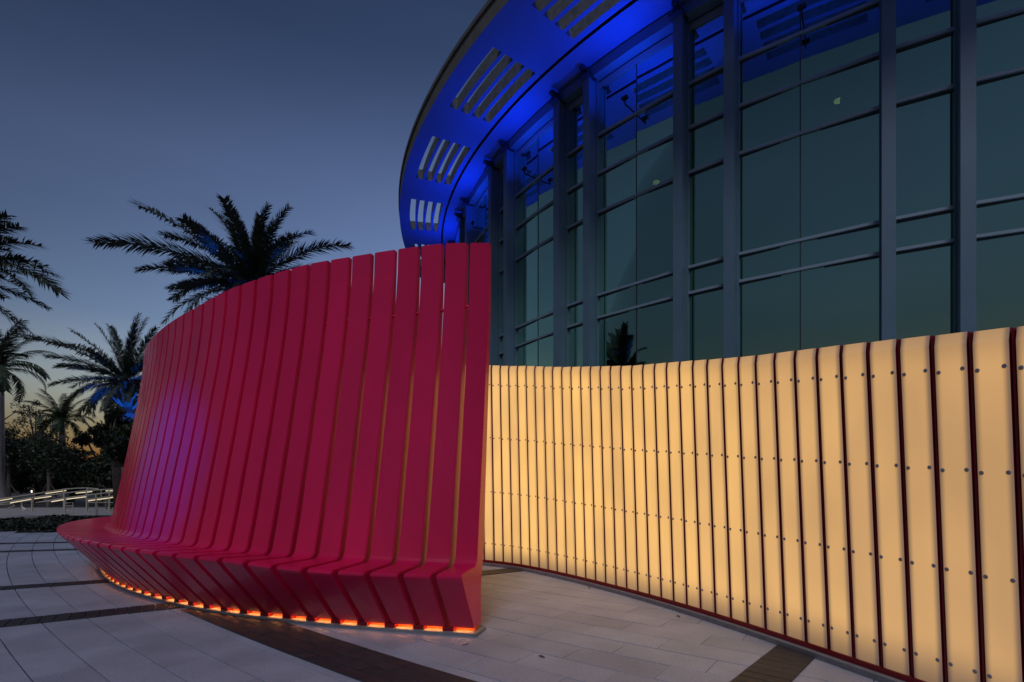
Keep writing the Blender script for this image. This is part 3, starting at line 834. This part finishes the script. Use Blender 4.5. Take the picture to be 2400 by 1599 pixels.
uplight((c2.x + 1.15, c2.y - .9, 0), (c2.x, c2.y, c2.z - .1), 'blue floodlight at the foot of the palm beside the bench', 2600, 36)

# ================================================================ BROADLEAF TREES
def tree(name, base, cz, rx, rz, lumps, per, leaf, label, m_, seed, gap=0., cat='tree', group='dark trees beyond the plaza', trunk_r=.16, limbs=True):
    rnd = random.Random(seed)
    t = empty(name, (base[0], base[1], 0), label=label, cat=cat, group=group)
    tr = MB(); cr = MB()
    fork = max(.4, cz - rz * .75)
    lean = Vector((rnd.uniform(-.2, .2), rnd.uniform(-.2, .2), 0))
    tr.tube([(0, 0, -.1), lean * .5 + Vector((0, 0, fork * .5)), lean + Vector((0, 0, fork))], [trunk_r * 1.4, trunk_r, trunk_r * .8], 8)
    for k in range(lumps):
        while True:
            v = Vector((rnd.uniform(-1, 1), rnd.uniform(-1, 1), rnd.uniform(-1, 1)))
            if v.length < 1: break
        if v.length < .45: v = v.normalized() * rnd.uniform(.45, 1)
        c = Vector((v.x * rx, v.y * rx, cz + v.z * rz)); lr = rx * rnd.uniform(.16, .34)
        if limbs and k % 2 == 0:
            m_pt = Vector((c.x * .45, c.y * .45, lerp(fork, c.z, .55))) + lean
            tr.tube([lean + Vector((0, 0, fork * .95)), m_pt, c], [trunk_r * .5, trunk_r * .3, trunk_r * .08], 5)
        for q in range(per):
            w = Vector((rnd.gauss(0, 1), rnd.gauss(0, 1), rnd.gauss(0, .7)))
            w = w.normalized() * lr * rnd.random() ** .45
            p = c + w; s = leaf * rnd.uniform(.55, 1.25)
            a = Vector((rnd.uniform(-1, 1), rnd.uniform(-1, 1), rnd.uniform(-1, 1))).normalized()
            bb = a.cross(Vector((rnd.uniform(-1, 1), rnd.uniform(-1, 1), rnd.uniform(-1, 1)))).normalized()
            cr.add([p - a * s, p - bb * s * .45, p + a * s, p + bb * s * .45], [(0, 1, 2, 3)])
    tr.build('trunk', M_trunk, t); cr.build('crown', m_, t)
    return t
def tree_px(px, py, D, rpx, rzpx, lumps, per, label, m_, seed, leaf=None, **k):
    c = at(px, py, D); rx = rpx / FOC * D; rz = rzpx / FOC * D
    return tree('broadleaf_tree', (c.x, c.y), c.z, rx, rz, lumps, per, leaf or .0036 * D, label, m_, seed, **k)
tree_px(84, 1000, 46, 54, 66, 46, 80, 'airy tree with sky showing through its crown behind the small royal palm', M_leaf2, 1, leaf=.10)
tree_px(8, 1075, 30, 62, 68, 40, 190, 'dense dark tree at the left edge below the royal palm', M_leaf, 2)
tree_px(92, 1095, 33, 70, 55, 40, 170, 'low dense tree under the airy tree, left of the small royal palm', M_leaf, 3)
tree_px(285, 1022, 18.5, 52, 62, 40, 210, 'rounded dark tree directly under the blue lit palm', M_leaf, 4)
tree_px(232, 1075, 29, 60, 62, 34, 150, 'broad tree with a few gaps behind the end of the railing', M_leaf2, 5)
tree_px(165, 1115, 31, 62, 42, 30, 150, 'low bushy tree below the trunk of the small royal palm', M_leaf, 6)
tree_px(380, 1050, 26, 100, 90, 50, 130, 'broad tree hidden behind the left end of the bench back', M_leaf, 7)
tree_px(-110, 1040, 28, 95, 95, 50, 130, 'tall dark tree beyond the left edge of the photo', M_leaf, 8)
tree_px(258, 1105, 27, 60, 50, 30, 170, 'low spreading tree under the rounded tree, beside the bench', M_leaf, 16)
# a far wood closing the horizon
rnd = random.Random(33); wd = MB()
for k in range(9000):
    x = rnd.uniform(-95, 5); y = 62 + rnd.uniform(-3, 6); z = rnd.random() ** .8 * (3.6 + 1.3 * math.sin(x * .31) + .9 * math.sin(x * .83 + 1))
    s = rnd.uniform(.2, .55); a = Vector((rnd.uniform(-1, 1), rnd.uniform(-.5, .5), rnd.uniform(-1, 1))).normalized(); b_ = a.cross(Vector((0, 1, .2))).normalized()
    p = Vector((x, y, z)); wd.add([p - a * s, p - b_ * s * .6, p + a * s, p + b_ * s * .6], [(0, 1, 2, 3)])
wd.build('distant_wood', M_leaf, kind='stuff')

# young propped trees by the walkway
for (px, D, lab) in ((20, 27, 'thin young tree with a slanting prop at the left edge'), (114, 26, 'thin young tree with two props behind the railings')):
    p = at(px, HZ, D)
    t = empty('young_tree', (p.x, p.y, 0), label=lab, cat='tree', group='young propped trees')
    b = MB(); b.tube([(0, 0, -.05), (.02, 0, 1.2), (-.03, 0, 2.6)], [.10, .08, .05], 8); b.build('trunk', M_trunk, t)
    cr = MB(); rnd = random.Random(px)
    for k in range(1500):
        w = Vector((rnd.gauss(0, .45), rnd.gauss(0, .45), rnd.gauss(0, .4))); q = Vector((0, 0, 2.7)) + w
        a = Vector((rnd.uniform(-1, 1), rnd.uniform(-1, 1), rnd.uniform(-1, 1))).normalized(); bb = a.orthogonal().normalized()
        cr.add([q - a * .09, q - bb * .04, q + a * .09, q + bb * .04], [(0, 1, 2, 3)])
    cr.build('crown', M_leaf, t)
    for s in (-1, 1):
        b = MB(); b.tube([(s * .75, .1, 0), (s * .06, 0, 1.15)], .028, 6); b.build('prop', M_redwood, t)

# ================================================================ PLANTED STRIP, LOW WALL, RAILINGS
rnd = random.Random(8)
hd = MB()
for k in range(30000):
    x = rnd.uniform(-19, -2.5); y = rnd.uniform(12.52, 15.2)
    z = rnd.random() ** .6 * (.17 + .05 * math.sin(x * 2.1 + y) + .05 * math.sin(x * 5.3)); s = rnd.uniform(.03, .065)
    a = Vector((rnd.uniform(-1, 1), rnd.uniform(-1, 1), rnd.uniform(-.3, 1))).normalized(); b_ = a.orthogonal().normalized()
    p = Vector((x, y, z)); hd.add([p - a * s, p - b_ * s * .5, p + a * s, p + b_ * s * .5], [(0, 1, 2, 3)])
hd.build('ground_cover', M_hedge, kind='stuff', label='low dark ground cover hedge along the back of the plaza', cat='hedge')
b = MB(); b.box((-10, 17.1, -.05), (20, .35, .30)); b.build('retaining_wall', M_path, label='low pale wall behind the dark ground cover', cat='wall')
b = MB()
rnd = random.Random(18)
for k in range(9000):
    x = rnd.uniform(-17.5, -13.6) + 0; y = rnd.uniform(23.0, 24.6); z = rnd.random() ** .7 * (.75 + .1 * math.sin(x * 3)); s = rnd.uniform(.05, .1)
    a = Vector((rnd.uniform(-1, 1), rnd.uniform(-1, 1), rnd.uniform(-.3, 1))).normalized(); b_ = a.orthogonal().normalized()
    p = Vector((x, y, z)); b.add([p - a * s, p - b_ * s * .5, p + a * s, p + b_ * s * .5], [(0, 1, 2, 3)])
b.build('shrub_bed', M_leaf2, kind='stuff', label='dark shrubs behind the right end of the railings', cat='hedge')

def railing(label, D, top, posts, leds, mids=(), foot=1222, curl=False, infill=None):
    """top: photo points of the hand tube; posts: x; leds: (x0,x1) lit stretches just under the tube"""
    o = at(top[0][0], foot, D); t = empty('handrail', (o.x, D, 0), label=label, cat='railing', group='steel ramp railings')
    O = t.location
    P = [at(x, y, D) - O for x, y in top]; b = MB(); b.tube(P, .024, 8); b.build('hand_tube', M_steel, t)
    def yat(x): return interp(x, [q[0] for q in top], [q[1] for q in top])
    for x in posts:
        b = MB(); p1 = at(x, yat(x) + 1, D) - O; p0 = at(x, foot, D) - O; b.box((p1 + p0) / 2, (.05, .05, (p1 - p0).length)); b.build('post', M_steel, t)
    for x0, x1 in leds:
        b = MB(); p0 = at(x0, yat(x0) + 3.4, D) - O; p1 = at(x1, yat(x1) + 3.4, D) - O; b.tube([p0, p1], .015, 6); b.build('led_strip', M_led, t)
    for m_ in mids:
        b = MB(); b.tube([at(x, y, D) - O for x, y in m_], .016, 6); b.build('lower_tube', M_steel, t)
    return t
railing('rearmost steel railing with one long lit stretch in the middle', 24, [(-60, 1183), (0, 1169.5), (80, 1158), (150, 1147), (180, 1144.5), (205, 1144), (228, 1146), (237, 1150), (238, 1172), (232, 1174)], [150, 205], [(-10, 29), (107, 155)], foot=1214)
railing('steel railing with the leftmost lit stretches and a stout post', 22, [(-60, 1190), (0, 1180), (76, 1166.5), (150, 1156), (215, 1149), (283, 1146)], [75.5, 203.5, 256.5, -20], [(24, 73), (81, 120), (178, 216), (248, 283)], mids=[[(-60, 1187), (30, 1181), (35, 1186), (20, 1190)], [(203, 1178), (283, 1178)]], foot=1216)
railing('nearer steel railing whose lit strip crosses the second post', 20.5, [(92, 1177), (120, 1173), (152, 1167.5), (203, 1161), (252, 1155), (285, 1151)], [152, 225.5], [(121, 150), (156, 201)], mids=[[(84, 1178), (122, 1175)], [(152, 1180), (171, 1178), (171, 1216)], [(152, 1186), (171, 1186)], [(152, 1197), (171, 1197)]], foot=1214)
railing('short low steel railing next to the bench with a lit strip', 19, [(205, 1171), (226, 1168), (250, 1165), (284, 1159.5)], [226.0], [(207, 225), (228, 254), (257, 284)], foot=1212)
# curled tube rack and dark bins seen past the first post
t = empty('bicycle_rack', at(55, 1214, 23), label='curled grey tube rack left of the first railing post', cat='rack')
t.location.z = 0; O = t.location
for y_, nm in ((1178, 'hoop'), (1184, 'hoop')):
    b = MB(); b.tube([at(x, y, 23) - O for x, y in ((74, y_ + 16), (60, y_ + 16), (53, y_ + 11), (50, y_ + 3), (51, y_ - 3))], .02, 6); b.build(nm, M_steel, t)

# street lamps far off
p = at(272, 1037, 31)
t = empty('street_lamp', (p.x, p.y, 0), label='lit orange street lamp in the tree under the blue palm', cat='street lamp')
b = MB(); b.tube([(0, 0, 0), (0, 0, p.z + .1), (-.3, 0, p.z + .2)], [.07, .05, .04], 8); b.build('pole', M_lampdark, t)
b = MB(); b.box((-.15, -.6, p.z + .06), (.55, .8, .08)); b.build('lamp_head', M_lampdark, t)
b = MB(); b.box((-.15, -.85, p.z - .01), (.26, .22, .07)); b.build('lamp_face', M_lampglow, t)
p = at(36, 966, 29)
t = empty('street_lamp', (at(8, 1132, 29).x, 29, 0), label='unlit street lamp on a thin slanting arm at the far left', cat='street lamp')
b = MB(); q = Vector((p.x - t.location.x, 0, p.z)); b.tube([(-.2, 0, 0), (-.15, 0, q.z - .55), (q.x * .5, 0, q.z - .22), q], [.08, .05, .022, .02], 8); b.build('pole', M_lampdark, t)
b = MB(); b.box(q, (.16, .22, .07)); b.build('lamp_head', M_lampdark, t)
for (px, py, D, lab) in ((75, 1152, 55, 'tiny white far lamp above the left railing'), (104, 1143, 60, 'tiny white far lamp by the small palm foot')):
    p = at(px, py, D); t = empty('path_lamp', (p.x, p.y, 0), label=lab, cat='street lamp', group='far path lamps')
    b = MB(); b.tube([(0, 0, 0), (0, 0, p.z - .1)], .05, 6); b.build('pole', M_lampdark, t)
    b = MB(); b.tube([(0, 0, p.z - .1), (0, 0, p.z + .08)], [.06, .09], 8); b.build('lamp_head', M_whiteglow, t)

for (px, py, lab) in ((1270, 1541, 'small dark fallen leaf on the pale paving in the middle foreground'), (1381, 1379, 'fallen leaf lying against the foot of the glowing wall'), (1590, 1446, 'fallen leaf on the paving halfway along the glowing wall'), (1090, 1512, 'fallen leaf just in front of the end of the bench')):
    D = FOC * EYE / (py - HZ); p = at(px, py, D)
    b = MB(); L_ = .028; W_ = .009; an = random.uniform(0, 3)
    M = Matrix.Rotation(an, 3, 'Z')
    P = [Vector(q) for q in ((-L_, 0, .004), (-L_ * .3, -W_, .009), (L_ * .5, -W_ * .8, .012), (L_, 0, .007), (L_ * .5, W_ * .8, .006), (-L_ * .3, W_, .005))]
    b.add([M @ q for q in P] + [M @ (q - Vector((0, 0, .0015))) for q in P], [(0, 1, 2, 3, 4, 5), (11, 10, 9, 8, 7, 6)] + [(k, k + 6, (k + 1) % 6 + 6, (k + 1) % 6) for k in range(6)])
    o = b.build('fallen_leaf', M_redwood, None, label=lab, cat='leaf', group='fallen leaves on the paving'); o.location = (p.x, p.y, 0)
